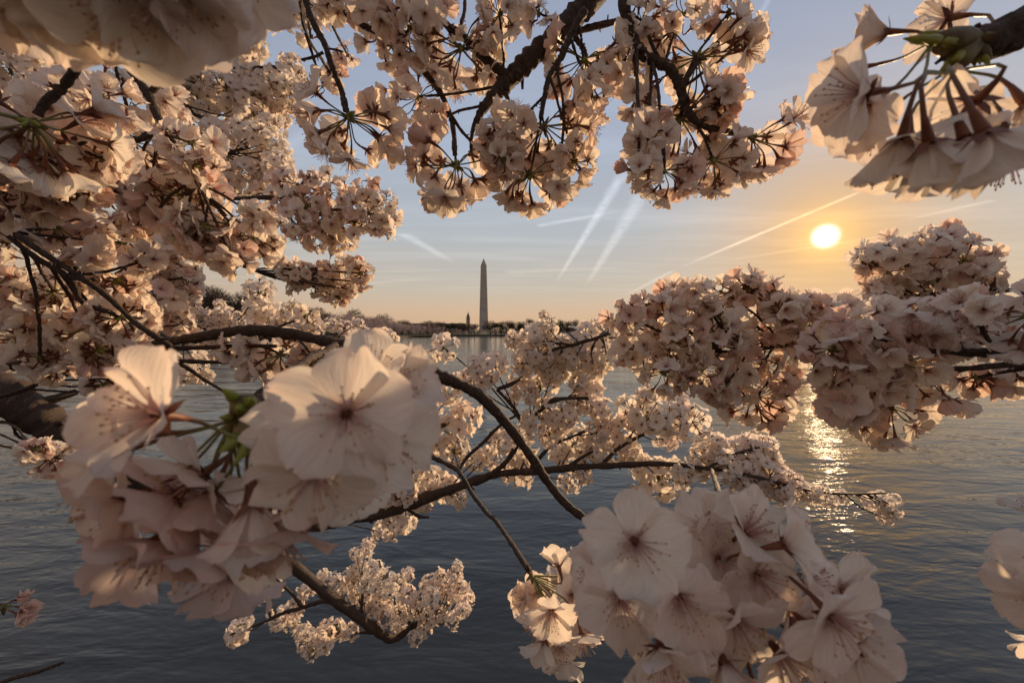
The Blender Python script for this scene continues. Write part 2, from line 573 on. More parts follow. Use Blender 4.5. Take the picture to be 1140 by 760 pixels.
# five far pom-poms, blossoms too small in the picture to be separate
def puff_mesh(seed):
    g = np.random.default_rng(seed)
    mb = MB()
    mats = BM + CLM
    bud_scales(mb, (0, 0, 1), 5, 6, 6, 0.007, seed)
    n = 17
    i = np.arange(n) + 0.5
    ph = math.pi * (1 + 5 ** 0.5) * i + seed
    zz = 1 - 2 * i / n
    rr = np.sqrt(1 - zz * zz)
    for k in range(n):
        d = np.array((rr[k] * math.cos(ph[k]), rr[k] * math.sin(ph[k]), zz[k])) + g.normal(0, 0.22, 3)
        d /= np.linalg.norm(d)
        f = d + g.normal(0, 0.28, 3)
        f /= np.linalg.norm(f)
        pos = d * g.uniform(0.019, 0.033)
        q = np.array(frame(f, g.uniform(0, 6)).to_matrix())
        b = LOW[g.integers(len(LOW))]
        o = MB()
        o.v, o.f, o.uv, o.n = b.v, b.f, b.uv, b.n
        o.mi = b.mi
        mb.merge(o, q, pos, g.uniform(0.85, 1.1))
        pedicel(mb, (0, 0, 0), pos - f * 0.007, f, 4, 0.0007, 3)
    return mb.mesh('blossom_puff', mats)


PUFF = [puff_mesh(s) for s in range(7)]


# ------------------------------------------------------------------ scene graph helpers
def link(name, me, parent=None, loc=(0, 0, 0)):
    o = bpy.data.objects.new(name, me)
    COL.objects.link(o)
    if parent is not None:
        o.parent = parent
    o.location = loc
    return o


def thing(name, label, cat, loc, group=None):
    o = link(name, None, None, loc)
    o.empty_display_size = 0.02
    o['label'] = label
    o['category'] = cat
    if group:
        o['group'] = group
    return o


def structure(name, me):
    o = link(name, me)
    o['kind'] = 'structure'
    return o


def wpath(rows):
    """(px, py, depth, thickness px) rows -> world points with radius."""
    out = []
    for x, y, d, t in rows:
        p = at(x, y, d)
        off = math.sqrt(1 + ((x - CX) ** 2 + (y - CY) ** 2) / F_PX ** 2)      # a wide lens stretches things near its edge
        out.append((p.x, p.y, p.z, t / 2 * d / F_PX / off ** 0.75))
    return out


class Branch:
    """One branch: its stems and, hanging from them, clusters of blossoms."""
    def __init__(s, label, stems, name='cherry_branch', group='flowering cherry branches round the view', knob=0.10):
        rows = wpath(stems[0])
        s.base = Vector(rows[0][:3])
        s.o = thing(name, label, 'branch', s.base, group)
        s.P, s.Rd, s.S = [], [], []
        for i, st in enumerate(stems):
            rows = wpath(st)
            k = 14 if max(r[3] for r in st) > 20 else 9
            me, p, r = limb_mesh('stem' if i == 0 else 'side_stem', rows, k, knob)
            me.transform(Matrix.Translation(-s.base))
            link('stem' if i == 0 else 'side_stem', me, s.o)
            s.P.append(p)
            s.Rd.append(r)
            s.S.append(np.full(len(p), i))
        s.P, s.Rd, s.S = np.concatenate(s.P), np.concatenate(s.Rd), np.concatenate(s.S)

    def spur(s, hub, reach):
        """Short twig from the nearest point of the branch to a bud."""
        h = np.array(hub)
        d = np.linalg.norm(s.P - h, axis=1)
        # prefer a point a little towards the base, so that twigs leave at a slant
        i = int(np.argmin(d))
        if d[i] < 0.004 + s.Rd[i]:
            return
        L = d[i]
        k = i                                   # leave at a slant: step back towards the base
        run = 0.0
        while k > 0 and s.S[k - 1] == s.S[i] and run < 0.8 * L:
            run += np.linalg.norm(s.P[k] - s.P[k - 1])
            k -= 1
        i = k
        a = s.P[i]
        side = rng.normal(0, 1, 3)
        side /= np.linalg.norm(side)
        m1 = a + (h - a) * 0.4 + side * L * 0.10
        m2 = a + (h - a) * 0.75 + side * L * 0.05
        r0 = min(s.Rd[i] * 0.8, 0.0013 + 0.0035 * L)
        me, p, r = limb_mesh('twig', [(*a, r0), (*m1, r0 * 0.9), (*m2, r0 * 0.85), (*h, max(0.0012, r0 * 0.8))], 7, 0.12)
        me.transform(Matrix.Translation(-s.base))
        link('twig', me, s.o)

    def cluster(s, x, y, Rp, kind='F', d=0.4, n=None, label=None):
        hub = at(x, y, d)
        if d > 0.75:
            s.spur(hub, 0)
            o = link('blossom_cluster', PUFF[rng.integers(len(PUFF))], s.o, hub - s.base)
            o.rotation_euler = tuple(rng.uniform(0, 6.283, 3))
            k = Rp * d / F_PX / 0.042
            o.scale = (k,) * 3
            return
        Rph = Rp * d / F_PX
        sc = min(1.25, max(0.82, Rph / 0.043)) * (1.06 if kind == 'S' else 1.0)
        view = np.array((CL - hub).normalized())
        # small sprays hold few blossoms
        N = n or int(min(20 if kind == 'F' else 28, max(4, (15 if kind == 'F' else 23) * (Rph / sc / 0.043) ** 1.3)))
        if Rph < 0.026:
            sc = min(1.0, max(0.8, Rph / 0.026))
        dirs = fib_dirs(N * 2 if kind == 'S' else N, 0.16 if N > 6 else 0.3)
        if kind == 'S':        # hub turned to us: blossoms stand at the sides, below and behind
            c = dirs @ view
            dirs = dirs[(c < 0.22) & (c > -0.93) & ~((dirs[:, 2] > 0.62))]
        s.spur(hub, Rph)
        mb = MB()
        bud_scales(mb, view * 0.3, 1, 2, 9, 0.0065 * sc, int(rng.integers(1e6)))
        cl = link('blossom_cluster', None, s.o, hub - s.base) if False else None
        todo = []
        for dv in dirs:
            f = dv + rng.normal(0, 0.52 if kind == 'F' else 0.30, 3) + np.array((0, 0, -0.06))
            f /= np.linalg.norm(f)
            reach = max(0.010, Rph - 0.013 * sc) * (rng.uniform(0.66, 1.22) if kind == 'F' else rng.uniform(0.85, 1.12))
            pos = dv * reach
            pedicel(mb, dv * 0.002, pos - f * 0.0072 * sc, f, 0, 0.00058 * sc, 5, 0.03)
            todo.append((pos, f))
        me = mb.mesh('blossom_cluster', CLM)
        cl = link('blossom_cluster', me, s.o, hub - s.base)
        if label:
            cl['label'] = label
        for pos, f in todo:
            q = rng.random()
            pool = MID if q > 0.2 else MID_HALF if q > 0.06 else MID_BUD
            if d < 0.42 and pool is MID:
                pool = HI if q > 0.45 else HI_CUP if q > 0.28 else HI_PINK
            b = link('blossom', pool[rng.integers(len(pool))], cl, Vector(pos))
            b.rotation_mode = 'QUATERNION'
            b.rotation_quaternion = frame(f, rng.uniform(0, 6.28))
            k = sc * rng.uniform(0.88, 1.1)
            b.scale = (k,) * 3

    def posed(s, hub_px, blossoms, sc=1.0, scales=10, size=0.009, tips=(), spur=True, label=None):
        """A near cluster laid out blossom by blossom: (px, py, width px, facing, pool)."""
        hub = at(*hub_px)
        if spur:
            s.spur(hub, 0)
        mb = MB()
        bud_scales(mb, (0, 0, -0.3), 1, 2, scales, size, 7)
        for tx, ty, td in tips:      # long bud scales that clasp the stalks
            e = np.array(at(tx, ty, td) - hub)
            L = np.linalg.norm(e)
            rr = min(0.0042, L * 0.24)
            tube(mb, [(0, 0, 0), e * 0.3, e * 0.7, e], [rr * 0.9, rr * 1.1, rr, rr * 0.55], 8, 1)
            for q in range(4):
                j = rng.normal(0, rr * 0.5, 3)
                tube(mb, [e * 0.8 + j, e * 0.98 + j, e * (1.16) + j * 1.6], [rr * 0.4, rr * 0.38, rr * 0.05], 6, 2)
        todo = []
        for x, y, wpx, f, pool, *rest in blossoms:
            k = rest[0] if rest else 1.0
            d = 0.0335 * k * F_PX / wpx
            pos = np.array(at(x, y, d) - hub)
            fw = np.array(cdir(*f))
            src = np.zeros(3)
            if tips:
                ends = [np.array(at(*t) - hub) for t in tips]
                src = min(ends, key=lambda q: np.linalg.norm(q - pos))
            pedicel(mb, src, pos - fw * 0.0072 * k, fw, 0, 0.0005, 7, 0.02)
            todo.append((pos, fw, pool, k))
        me = mb.mesh('blossom_cluster', CLM)
        cl = link('blossom_cluster', me, s.o, hub - s.base)
        if label:
            cl['label'] = label
        for pos, fw, pool, k in todo:
            b = link('blossom', pool[rng.integers(len(pool))], cl, Vector(pos))
            b.rotation_mode = 'QUATERNION'
            b.rotation_quaternion = frame(fw, rng.uniform(0, 6.28))
            b.scale = (k,) * 3
        return cl

    def many(s, d, jit, text):
        """'x y R[S][@depth]' entries separated by commas."""
        for e in text.replace('\n', ' ').split(','):
            e = e.strip()
            if not e:
                continue
            dd = d
            if '@' in e:
                e, q = e.split('@')
                dd = float(q)
            x, y, r = e.split()
            kind = 'F'
            if r.endswith('S'):
                kind, r = 'S', r[:-1]
            s.cluster(float(x), float(y), float(r), kind, dd * (1 + rng.uniform(-jit, jit)))


# ------------------------------------------------------------------ water, shore
def water_mat():
    m, n, b, out = mat('basin_water')
    pos = n.node('ShaderNodeNewGeometry').outputs['Position']

    def layer(sx, sy, rot, detail, rough=0.5, dist=0.0):
        mp = n.node('ShaderNodeMapping')
        n.put(mp.inputs[0], pos)
        mp.inputs['Scale'].default_value = (sx, sy, 1)
        mp.inputs['Rotation'].default_value = (0, 0, R(rot))
        return n.noise(mp.outputs[0], 1.0, detail, rough, dist)
    big = layer(0.28, 0.75, 12, 2.0)
    mid = layer(1.1, 3.0, -8, 3.0, 0.55, 0.5)
    fine = layer(5.5, 12.0, 10, 2.0, 0.5)
    patch = n.step(layer(0.07, 0.16, 20, 2.0), 0.38, 0.62, 0.45, 1.0)      # calmer and livelier stretches
    h = n.m('ADD', n.m('MULTIPLY', big, 0.075), n.m('MULTIPLY', n.m('ADD', n.m('MULTIPLY', mid, 0.043), n.m('MULTIPLY', fine, 0.0095)), patch))
    bp = n.node('ShaderNodeBump')
    bp.inputs['Strength'].default_value = 1.0
    bp.inputs['Distance'].default_value = 1.0
    n.put(bp.inputs['Height'], h)
    b.inputs['Base Color'].default_value = (0.020, 0.023, 0.022, 1)
    b.inputs['Roughness'].default_value = 0.03
    b.inputs['IOR'].default_value = 1.45
    b.inputs['Specular IOR Level'].default_value = 0.5
    n.put(b.inputs['Normal'], bp.outputs[0])
    return m


wm = MB()
wm.add([(-4000, -400, 0), (4000, -400, 0), (4000, 9000, 0), (-4000, 9000, 0)], [(0, 1, 2, 3)], 0)
structure('water', wm.mesh('water', [water_mat()]))

SHORE = [(-900, 62), (-400, 80), (-200, 92), (0, 104), (120, 120), (250, 142), (330, 165), (400, 205), (450, 255), (490, 300), (560, 330),
         (700, 345), (900, 390), (1140, 430), (1500, 470), (2100, 500)]


def shore(px, back=0.0):
    xs = [s[0] for s in SHORE]
    Z = float(np.interp(px, xs, [s[1] for s in SHORE])) + back
    return np.array(((px - CX) / F_PX * Z, Z))


gm = simple_mat('ground', (0.03, 0.04, 0.018), (0.06, 0.05, 0.03), 0.08, 0.95)
g = MB()
rows = []
for px in np.concatenate([np.arange(-900, 2101, 50)]):
    p = shore(px)
    rows.append([(*(p * k), z) for k, z in ((1.0, 0.85), (1.02, 1.2), (1.3, 2.5), (2.5, 6.0), (6, 8.0), (20, 8.0))])
nr = len(rows[0])
g.add(np.array(rows).reshape(-1, 3), [(i * nr + j, (i + 1) * nr + j, (i + 1) * nr + j + 1, i * nr + j + 1) for i in range(len(rows) - 1) for j in range(nr - 1)], 0)
structure('ground', g.mesh('ground', [gm]))

sm = simple_mat('wall_stone', (0.07, 0.065, 0.06), (0.14, 0.125, 0.115), 1.2, 0.9)
g = MB()
vs, fs = [], []
pxs = np.arange(-900, 2101, 25)
for i, px in enumerate(pxs):
    p = shore(px)
    q = p * (1 + 0.7 / np.linalg.norm(p))
    vs += [(*(p * 0.9995), -0.6), (*(p * 0.9995), 0.93), (*q, 0.93), (*q, -0.6)]
    if i:
        a, b = (i - 1) * 4, i * 4
        fs += [(a, b, b + 1, a + 1), (a + 1, b + 1, b + 2, a + 2), (a + 2, b + 2, b + 3, a + 3)]
g.add(vs, fs, 0)
o = link('stone_seawall', g.mesh('stone_seawall', [sm], False))
o['label'] = 'low grey stone seawall along the waterline of the far shore'
o['category'] = 'seawall'


# ------------------------------------------------------------------ far trees
def leafy(name, c1, c2, tr):
    m, n, b, out = mat(name)
    tc = n.node('ShaderNodeTexCoord')
    f = n.noise(tc.outputs['Object'], 6.0, 2.0)
    col = n.mix(n.step(f, 0.3, 0.7), c1, c2)
    n.put(b.inputs['Base Color'], col)
    b.inputs['Roughness'].default_value = 0.9
    b.inputs['Specular IOR Level'].default_value = 0.1
    t = n.node('ShaderNodeBsdfTranslucent')
    n.put(t.inputs[0], col)
    mx = n.node('ShaderNodeMixShader')
    mx.inputs[0].default_value = tr
    n.put(mx.inputs[1], b.outputs[0])
    n.put(mx.inputs[2], t.outputs[0])
    n.put(out.inputs[0], mx.outputs[0])
    return m


TM = {'cherry': leafy('far_blossom', (0.33, 0.265, 0.26), (0.48, 0.39, 0.38), 0.2),
      'bare': leafy('bare_twigs', (0.075, 0.055, 0.042), (0.12, 0.09, 0.07), 0.0),
      'dark': leafy('dark_foliage', (0.03, 0.045, 0.022), (0.06, 0.075, 0.035), 0.15),
      'trunk': simple_mat('trunk_bark', (0.05, 0.04, 0.033), (0.10, 0.08, 0.065), 3.0, 0.9)}


def tree_variant(kind, seed):
    """Unit-height tree: (trunk mesh, crown mesh)."""
    g = np.random.default_rng(seed)
    tr = MB()
    fork = {'cherry': 0.22, 'bare': 0.30, 'dark': 0.16}[kind]
    spread = {'cherry': 0.62, 'bare': 0.34, 'dark': 0.33}[kind]
    tube(tr, [(0, 0, -0.05), (0.01, 0, fork * 0.5), (0, 0.01, fork), (0.01, 0, fork + 0.15)], [0.035, 0.027, 0.023, 0.015], 7, 0)
    tips = []
    for i in range(7 if kind != 'dark' else 4):
        a = i * 2.4 + g.uniform(-0.4, 0.4)
        rr = spread * g.uniform(0.45, 0.85)
        zt = g.uniform(0.6, 0.88)
        e = np.array((math.cos(a) * rr, math.sin(a) * rr, zt))
        tube(tr, [(0, 0, fork * 0.9), e * (0.4, 0.4, 0.62), e], [0.016, 0.010, 0.004], 5, 0)
        tips.append(e)
    cr = MB()
    lobes = []
    for i in range(15 if kind == 'cherry' else 13):
        a, rr = g.uniform(0, 6.283), spread * math.sqrt(g.random()) * 0.8
        zc = g.uniform(0.24, 0.84) if kind != 'dark' else g.uniform(0.16, 0.85)
        if kind == 'dark':
            rr *= 1.25 - zc
        lim = {'cherry': 1 - 0.42 * (rr / spread) ** 2, 'bare': 0.98, 'dark': 1.0}[kind]
        lobes.append((math.cos(a) * rr, math.sin(a) * rr, min(zc, lim - 0.1), g.uniform(0.10, 0.19)))
    N = {'cherry': 1000, 'bare': 2600, 'dark': 1100}[kind]
    vs, fs = [], []
    for i in range(N):
        lx, ly, lz, lr = lobes[g.integers(len(lobes))]
        d = g.normal(0, 1, 3)
        d /= np.linalg.norm(d)
        p = np.array((lx, ly, lz)) + d * lr * g.uniform(0.45, 1.1)
        if kind == 'bare':
            d2 = d + np.array((0, 0, 0.6)) + g.normal(0, 0.4, 3)
            d2 /= np.linalg.norm(d2)
            s = np.cross(d2, g.normal(0, 1, 3))
            s /= np.linalg.norm(s)
            L, w = g.uniform(0.05, 0.12), 0.0042
            q = [p - s * w, p + s * w, p + d2 * L]
            vs += q
            fs.append((len(vs) - 3, len(vs) - 2, len(vs) - 1))
        else:
            a = g.normal(0, 1, 3)
            a /= np.linalg.norm(a)
            b = np.cross(a, g.normal(0, 1, 3))
            b /= np.linalg.norm(b)
            s = g.uniform(0.012, 0.03)
            q = [p - a * s, p - b * s * 0.7, p + a * s, p + b * s * 0.7]
            vs += q
            n = len(vs)
            fs.append((n - 4, n - 3, n - 2, n - 1))
    cr.add(vs, fs, 0)
    return tr.mesh('trunk', [TM['trunk']]), cr.mesh('crown', [TM[kind]], False)


VAR = {k: [tree_variant(k, 40 + 10 * j + i) for i in range(4)] for j, k in enumerate(('cherry', 'bare', 'dark'))}
NAMES = {'cherry': 'cherry_tree', 'bare': 'bare_tree', 'dark': 'evergreen_tree'}


def tree(kind, px, back, h, label, group, wide=1.0):
    p = shore(px, back)
    Zs = shore(px)[1]
    z = 1.0 + 0.012 * back
    o = thing(NAMES[kind], label, 'tree', (p[0], p[1], z), group)
    t, c = VAR[kind][rng.integers(4)]
    a = link('trunk', t, o)
    b = link('crown', c, o)
    o.rotation_euler.z = rng.uniform(0, 6.28)
    o.scale = (h * wide, h * wide, h)
    return o


# flowering cherries, first and second rows on the near arm of the shore at left
px = -120.0
while px < 488:
    Z = shore(px)[1]
    for back in (4, 13, 24, 38, 54):
        tree('cherry', px + rng.uniform(-4, 4), back + rng.uniform(-2, 2), rng.uniform(7.2, 9.6) * (0.85 if px > 440 else 1) + back * (0.115 if px < 425 else 0.05),
             'pinkish grey cherry tree in the row along the left shore', 'cherry trees on the left shore', rng.uniform(0.95, 1.25))
    px += 6.2 * F_PX / Z
for px, back, h, w in [(-60, 45, 19, 1), (10, 40, 17, 1), (60, 42, 19, 1), (110, 44, 17, 1), (150, 45, 18, 1.1), (185, 46, 18.5, 1.1), (205, 40, 17.5, 1.2), (222, 45, 19, 1.2), (236, 40, 18, 1.2),
                       (250, 46, 19.5, 1.2), (262, 40, 17.5, 1.2), (275, 44, 18.5, 1.2), (287, 42, 16, 1.2), (300, 46, 14.5, 1.1), (352, 40, 13.2, 1.0), (364, 40, 11.5, 1.0)]:
    tree('bare', px, back, h * 1.22, 'tall bare brownish tree rising behind the cherry row on the left shore', 'bare trees behind the left shore', w)
tree('dark', 331, 60, 19.0, 'dark rounded evergreen behind the cherry row, beside bare grey trees', None, 1.35)
tree('dark', 343, 62, 18.5, 'dark green evergreen just right of another, behind the left cherry row', None, 1.3)
tree('dark', 394, 60, 18.0, 'lone dark evergreen standing above the cherry row at mid left', None, 1.3)
tree('bare', 424, 60, 15.5, 'small bare tree poking above the cherry row left of the obelisk', None, 1.1)
for px in range(402, 500, 9):
    tree('bare', px + rng.uniform(-3, 3), 70 + rng.uniform(-15, 15), rng.uniform(10, 12.5), 'low bare tree in the hazy belt behind the left cherry row', 'bare trees between the rows and the long building', 1.5)
# right of the bend: low cherries in front, dark woods behind
px = 486.0
while px < 1330:
    Z = shore(px)[1]
    tree('cherry', px + rng.uniform(-3, 3), 5 + rng.uniform(-2, 2), rng.uniform(4.6, 6.2),
         'small pinkish cherry tree in the low row under the dark far wood', 'cherry trees on the right shore', 1.2)
    px += 7.0 * F_PX / Z
px = 478.0
while px < 1320:
    Z = shore(px)[1] + 40
    big = 545 < px < 1320
    if not 533 < px < 546:
        kind = 'dark' if rng.random() < 0.5 else 'bare'
        h = rng.uniform(10.5, 14.0) if big else rng.uniform(9.5, 12.0)
        tree(kind, px, 32 + rng.uniform(-18, 18), h, ('dark rounded tree' if kind == 'dark' else 'brown leafless tree') + ' in the wood on the far shore right of the bend',
             'dark trees on the far right shore' if kind == 'dark' else 'leafless trees on the far right shore', 1.7 if kind == 'dark' else 1.9)
    px += 5.0 * F_PX / Z
for px, h in ((590, 17.5), (624, 16.5), (632, 15.0), (642, 15.5), (668, 19.0)):
    tree('dark', px, 44, h, 'taller dark tree crown standing out of the far wood right of the obelisk', 'taller dark trees right of the obelisk', 1.0)

# ------------------------------------------------------------------ obelisk
OB = np.array(((538.5 - CX) / F_PX * 910.0, 910.0))
marble = simple_mat('marble', (0.40, 0.37, 0.33), (0.48, 0.45, 0.41), 0.06, 0.85)
marble_low = simple_mat('marble_lower', (0.44, 0.41, 0.37), (0.52, 0.49, 0.45), 0.06, 0.85)
dark_slot = simple_mat('window_slot', (0.03, 0.03, 0.035), (0.05, 0.05, 0.05), 1.0, 0.5)


def frustum(mb, z0, z1, w0, w1, mi=0, sub=1):
    vs = []
    for i in range(sub + 1):
        t = i / sub
        w, z = (w0 + (w1 - w0) * t) / 2, z0 + (z1 - z0) * t
        vs += [(-w, -w, z), (w, -w, z), (w, w, z), (-w, w, z)]
    fs = [(i * 4 + j, i * 4 + (j + 1) % 4, (i + 1) * 4 + (j + 1) % 4, (i + 1) * 4 + j) for i in range(sub) for j in range(4)]
    fs += [(3, 2, 1, 0), tuple(sub * 4 + j for j in range(4))]
    mb.add(vs, fs, mi)


ob = thing('obelisk', 'tall pale stone obelisk rising alone above the far treeline', 'obelisk', (OB[0], OB[1], 9.0))
ob.rotation_euler.z = R(24)
for nm, z0, z1, w0, w1, mm in (('lower_shaft', -3, 46, 16.8, 14.95, marble_low), ('shaft', 46, 152.4, 14.90, 10.6, marble), ('capstone', 152.4, 169.2, 10.6, 0.3, marble)):
    mb = MB()
    frustum(mb, z0, z1, w0, w1, 0, 6)
    link(nm, mb.mesh(nm, [mm], False), ob)
for s in range(4):
    for dx in (-1.6, 1.6):
        mb = MB()
        a = s * math.pi / 2
        q = np.array([(dx - 0.45, -4.74, 153.9), (dx + 0.45, -4.74, 153.9), (dx + 0.45, -4.50, 154.9), (dx - 0.45, -4.50, 154.9)]) * (1, 1, 1)
        q[:, 1] -= 0.45
        mb.add(np.vstack([q, q + (0, 0.8, 0)]) @ rotz(a).T, [(0, 1, 2, 3), (0, 4, 5, 1), (1, 5, 6, 2), (2, 6, 7, 3), (3, 7, 4, 0)], 0)
        link('window', mb.mesh('window', [dark_slot], False), ob)

# visitors' lodge at its foot
lo = thing('stone_lodge', 'small pale lodge at the foot of the obelisk', 'building', ((541.5 - CX) / F_PX * 640, 640.0, 5.0))
mb = MB(); frustum(mb, 0, 5.5, 11, 11); link('wall', mb.mesh('wall', [marble_low], False), lo)
mb = MB(); frustum(mb, 5.5, 7.6, 12.4, 6); link('roof', mb.mesh('roof', [simple_mat('lodge_roof', (0.16, 0.15, 0.15), (0.2, 0.19, 0.19), 0.3, 0.8)], False), lo)

# clock tower far behind
brick = simple_mat('tower_stone', (0.20, 0.16, 0.13), (0.28, 0.23, 0.19), 0.1, 0.9)
slate = simple_mat('slate', (0.07, 0.07, 0.075), (0.10, 0.10, 0.10), 0.2, 0.7)
ct = thing('clock_tower', 'dark square clock tower with steep pointed roof, left of the obelisk', 'tower', ((521.3 - CX) / F_PX * 1500, 1500.0, 8.0))
for nm, z0, z1, w0, w1, mm in (('shaft', 0, 50, 14, 13.6, brick), ('cornice', 50, 52.5, 15.8, 15.8, brick), ('belfry', 52.5, 58, 12.4, 12.4, brick), ('roof', 58, 76, 12.9, 1.2, slate), ('spire', 76, 82, 0.9, 0.2, slate)):
    mb = MB(); frustum(mb, z0, z1, w0, w1); link(nm, mb.mesh(nm, [mm], False), ct)
for s in range(4):
    mb = MB()
    a = np.arange(16) / 16 * 2 * math.pi
    ring = np.stack([3.2 * np.cos(a), np.full(16, -7.05), 43 + 3.2 * np.sin(a)], 1)
    mb.add(np.vstack([ring, ring + (0, 0.5, 0)]) @ rotz(s * math.pi / 2).T, [tuple(range(16))] + [(i, 16 + i, 16 + (i + 1) % 16, (i + 1) % 16) for i in range(16)], 0)
    link('clock_face', mb.mesh('clock_face', [simple_mat('dial', (0.5, 0.47, 0.42), (0.55, 0.52, 0.48), 0.2)], False), ct)

# long flat-roofed building behind the trees
lb = thing('long_building', 'long low flat-roofed dark building behind the trees left of the obelisk', 'building', ((489 - CX) / F_PX * 800, 800.0, 6.0))
stone = simple_mat('building_stone', (0.20, 0.17, 0.15), (0.27, 0.23, 0.20), 0.05, 0.9)


def boxm(mb, x0, x1, y0, y1, z0, z1, mi=0):
    v = [(x, y, z) for z in (z0, z1) for y in (y0, y1) for x in (x0, x1)]
    mb.add(v, [(0, 2, 3, 1), (4, 5, 7, 6), (0, 1, 5, 4), (2, 6, 7, 3), (0, 4, 6, 2), (1, 3, 7, 5)], mi)


mb = MB(); boxm(mb, -55, 55, 0, 25, -2, 15.5); link('wall', mb.mesh('wall', [stone], False), lb)
mb = MB(); boxm(mb, -56, 56, -1, 26, 15.5, 17); link('roof', mb.mesh('roof', [slate], False), lb)
for r_ in range(3):
    for k in range(14):
        mb = MB()
        x = -51 + k * 7.85
        boxm(mb, x - 1.3, x + 1.3, -0.15, 0.2, 2 + r_ * 4.4, 4.6 + r_ * 4.4)
        link('window', mb.mesh('window', [dark_slot], False), lb)

# ------------------------------------------------------------------ the branches (photograph pixels, depth in metres, thickness in pixels)
# --- far clusters first
b = Branch('distant sunlit blossom branch in the upper left, under the huge blurred flowers',
           [[(-60, 40, 1.3, 8), (0, 43, 1.25, 6), (25, 42, 1.25, 6), (48, 43, 1.25, 5)]])
b.many(1.28, .06, '8 48 20,28 60 22,12 82 22,45 88 22,62 74 18,35 102 20,72 62 16,6 108 20,50 62 18,20 30 16,-10 70 22,25 118 18,60 102 16,-14 100 20,82 80 14')

b = Branch('sunlit branch with a hanging column of small blossoms beside the blurred flowers',
           [[(225, -40, 1.15, 8), (255, 5, 1.12, 7), (280, 22, 1.1, 6), (302, 17, 1.1, 5), (313, 15, 1.1, 3)],
            [(280, 22, 1.1, 5), (270, 50, 1.1, 4), (262, 75, 1.1, 3)]])
b.many(1.1, .05, '275 45 20,268 62 20,280 30 20,284 55 16,262 78 18,276 72 16,258 30 20,262 12 22,285 12 20,300 20 16,305 4 20,322 14 18,330 2 20,342 14 16,318 -8 18,345 -6 20,250 50 18')

b = Branch('twiggy branch with dense mid-size blossoms under the sky gap at upper left',
           [[(180, 130, .80, 8), (190, 88, .85, 8), (208, 72, .9, 7), (222, 64, .9, 7), (240, 68, .92, 5), (262, 75, .92, 5), (290, 75, .92, 4), (312, 74, .92, 4)],
            [(222, 64, .9, 6), (226, 56, .9, 5), (229, 50, .9, 4)],
            [(185, 112, .82, 5), (208, 118, .85, 5), (218, 128, .86, 5), (240, 134, .88, 4), (262, 139, .88, 3)]])
b.many(.92, .06, '''240 85 20,225 95 22,252 98 22,270 92 20,290 92 22,308 88 20,322 72 16,328 85 16,335 98 12,318 100 22,300 108 22,280 110 22,262 114 22,
 240 112 20,222 112 20,205 102 18,300 126 20,282 130 20,322 114 16,268 132 18,210 130 18,230 124 14,300 142 18,312 132 14,205 88 16''')

b = Branch('short leafless-looking twig spray with small blossoms beside the pale sky slot at left',
           [[(200, 118, .78, 7), (222, 150, .8, 6), (245, 170, .82, 5), (262, 168, .82, 4), (276, 164, .82, 4)],
            [(245, 170, .82, 4), (252, 182, .82, 3)]])
b.many(.84, .06, '''280 150 22,300 158 18,312 165 14,262 150 20,240 148 18,290 172 20,308 185 18,318 196 16,300 196 20,280 190 20,262 186 20,245 190 20,
 228 178 18,232 160 16,270 205 20,252 206 18,292 208 18,318 182 12''')

b = Branch('long horizontal spray of blossoms reaching right, its tip against the open sky',
           [[(210, 200, .55, 6), (235, 215, .6, 6), (265, 221, .64, 6), (300, 221, .68, 6), (350, 229, .7, 4), (400, 238, .7, 3), (436, 240, .7, 2.5)]])
b.many(.69, .06, '''312 216 25,332 206 26S,340 232 28,360 214 26,366 242 28,386 224 26,395 248 26,410 236 26,424 224 22,434 244 16,382 262 22,352 260 26,330 252 24,
 405 214 20,322 238 24,345 196 10,372 268 16,425 252 18''')

b = Branch('small blossom sprig on a dark twig against the sky above the far left shore',
           [[(262, 292, .66, 5), (276, 298, .68, 5), (300, 307, .7, 5), (325, 313, .72, 4), (346, 319, .74, 3)]])
b.many(.72, .05, '318 298 18,336 304 18,328 318 12,352 306 14,368 300 20,385 304 22,402 304 16,370 320 22,352 318 16,388 322 16,378 332 12,362 308 18,402 314 10,395 294 14')

b = Branch('pale blossoms just above the long dark branch, before the far left shore',
           [[(150, 352, .92, 6), (200, 352, .95, 6), (240, 372, .95, 5), (300, 378, .95, 5), (380, 384, .95, 4), (445, 388, .95, 3)]])
b.many(.95, .05, '''214 344 16,205 328 20,212 360 18,232 356 14,246 350 12,252 366 14,262 356 14,275 366 18,292 345 22,288 326 20,300 360 20,318 350 14,316 366 16,334 362 14,
 240 376 14,262 378 12,222 375 14,384 366 12,405 372 13,370 362 10,398 360 8,428 370 10,436 376 10,350 368 12,215 402 18,228 418 12,206 415 16,196 340 16,
 248 392 16,262 398 16,390 402 14,402 410 14,440 420 14,448 440 16,452 462 14,326 340 8,245 340 8,380 398 14''')
b.many(.60, .03, '340 352 14,348 362 10')

# --- left foreground
b = Branch('near branch at left edge with a big burst of flower stalks seen from behind',
           [[(150, -60, .20, 22), (110, 20, .23, 15), (92, 62, .235, 13), (70, 96, .24, 13), (52, 114, .24, 13), (42, 130, .24, 12)],
            [(-60, 194, .29, 10), (0, 188, .28, 9), (40, 180, .275, 8), (70, 168, .27, 7), (95, 158, .27, 5)]])
b.many(.245, .03, '36 136 82S,-20 150 60S')
b.many(.28, .03, '112 108 44,62 118 36,96 158 46S,30 206 48S,76 208 36S,118 178 32,-5 215 42,60 190 34')

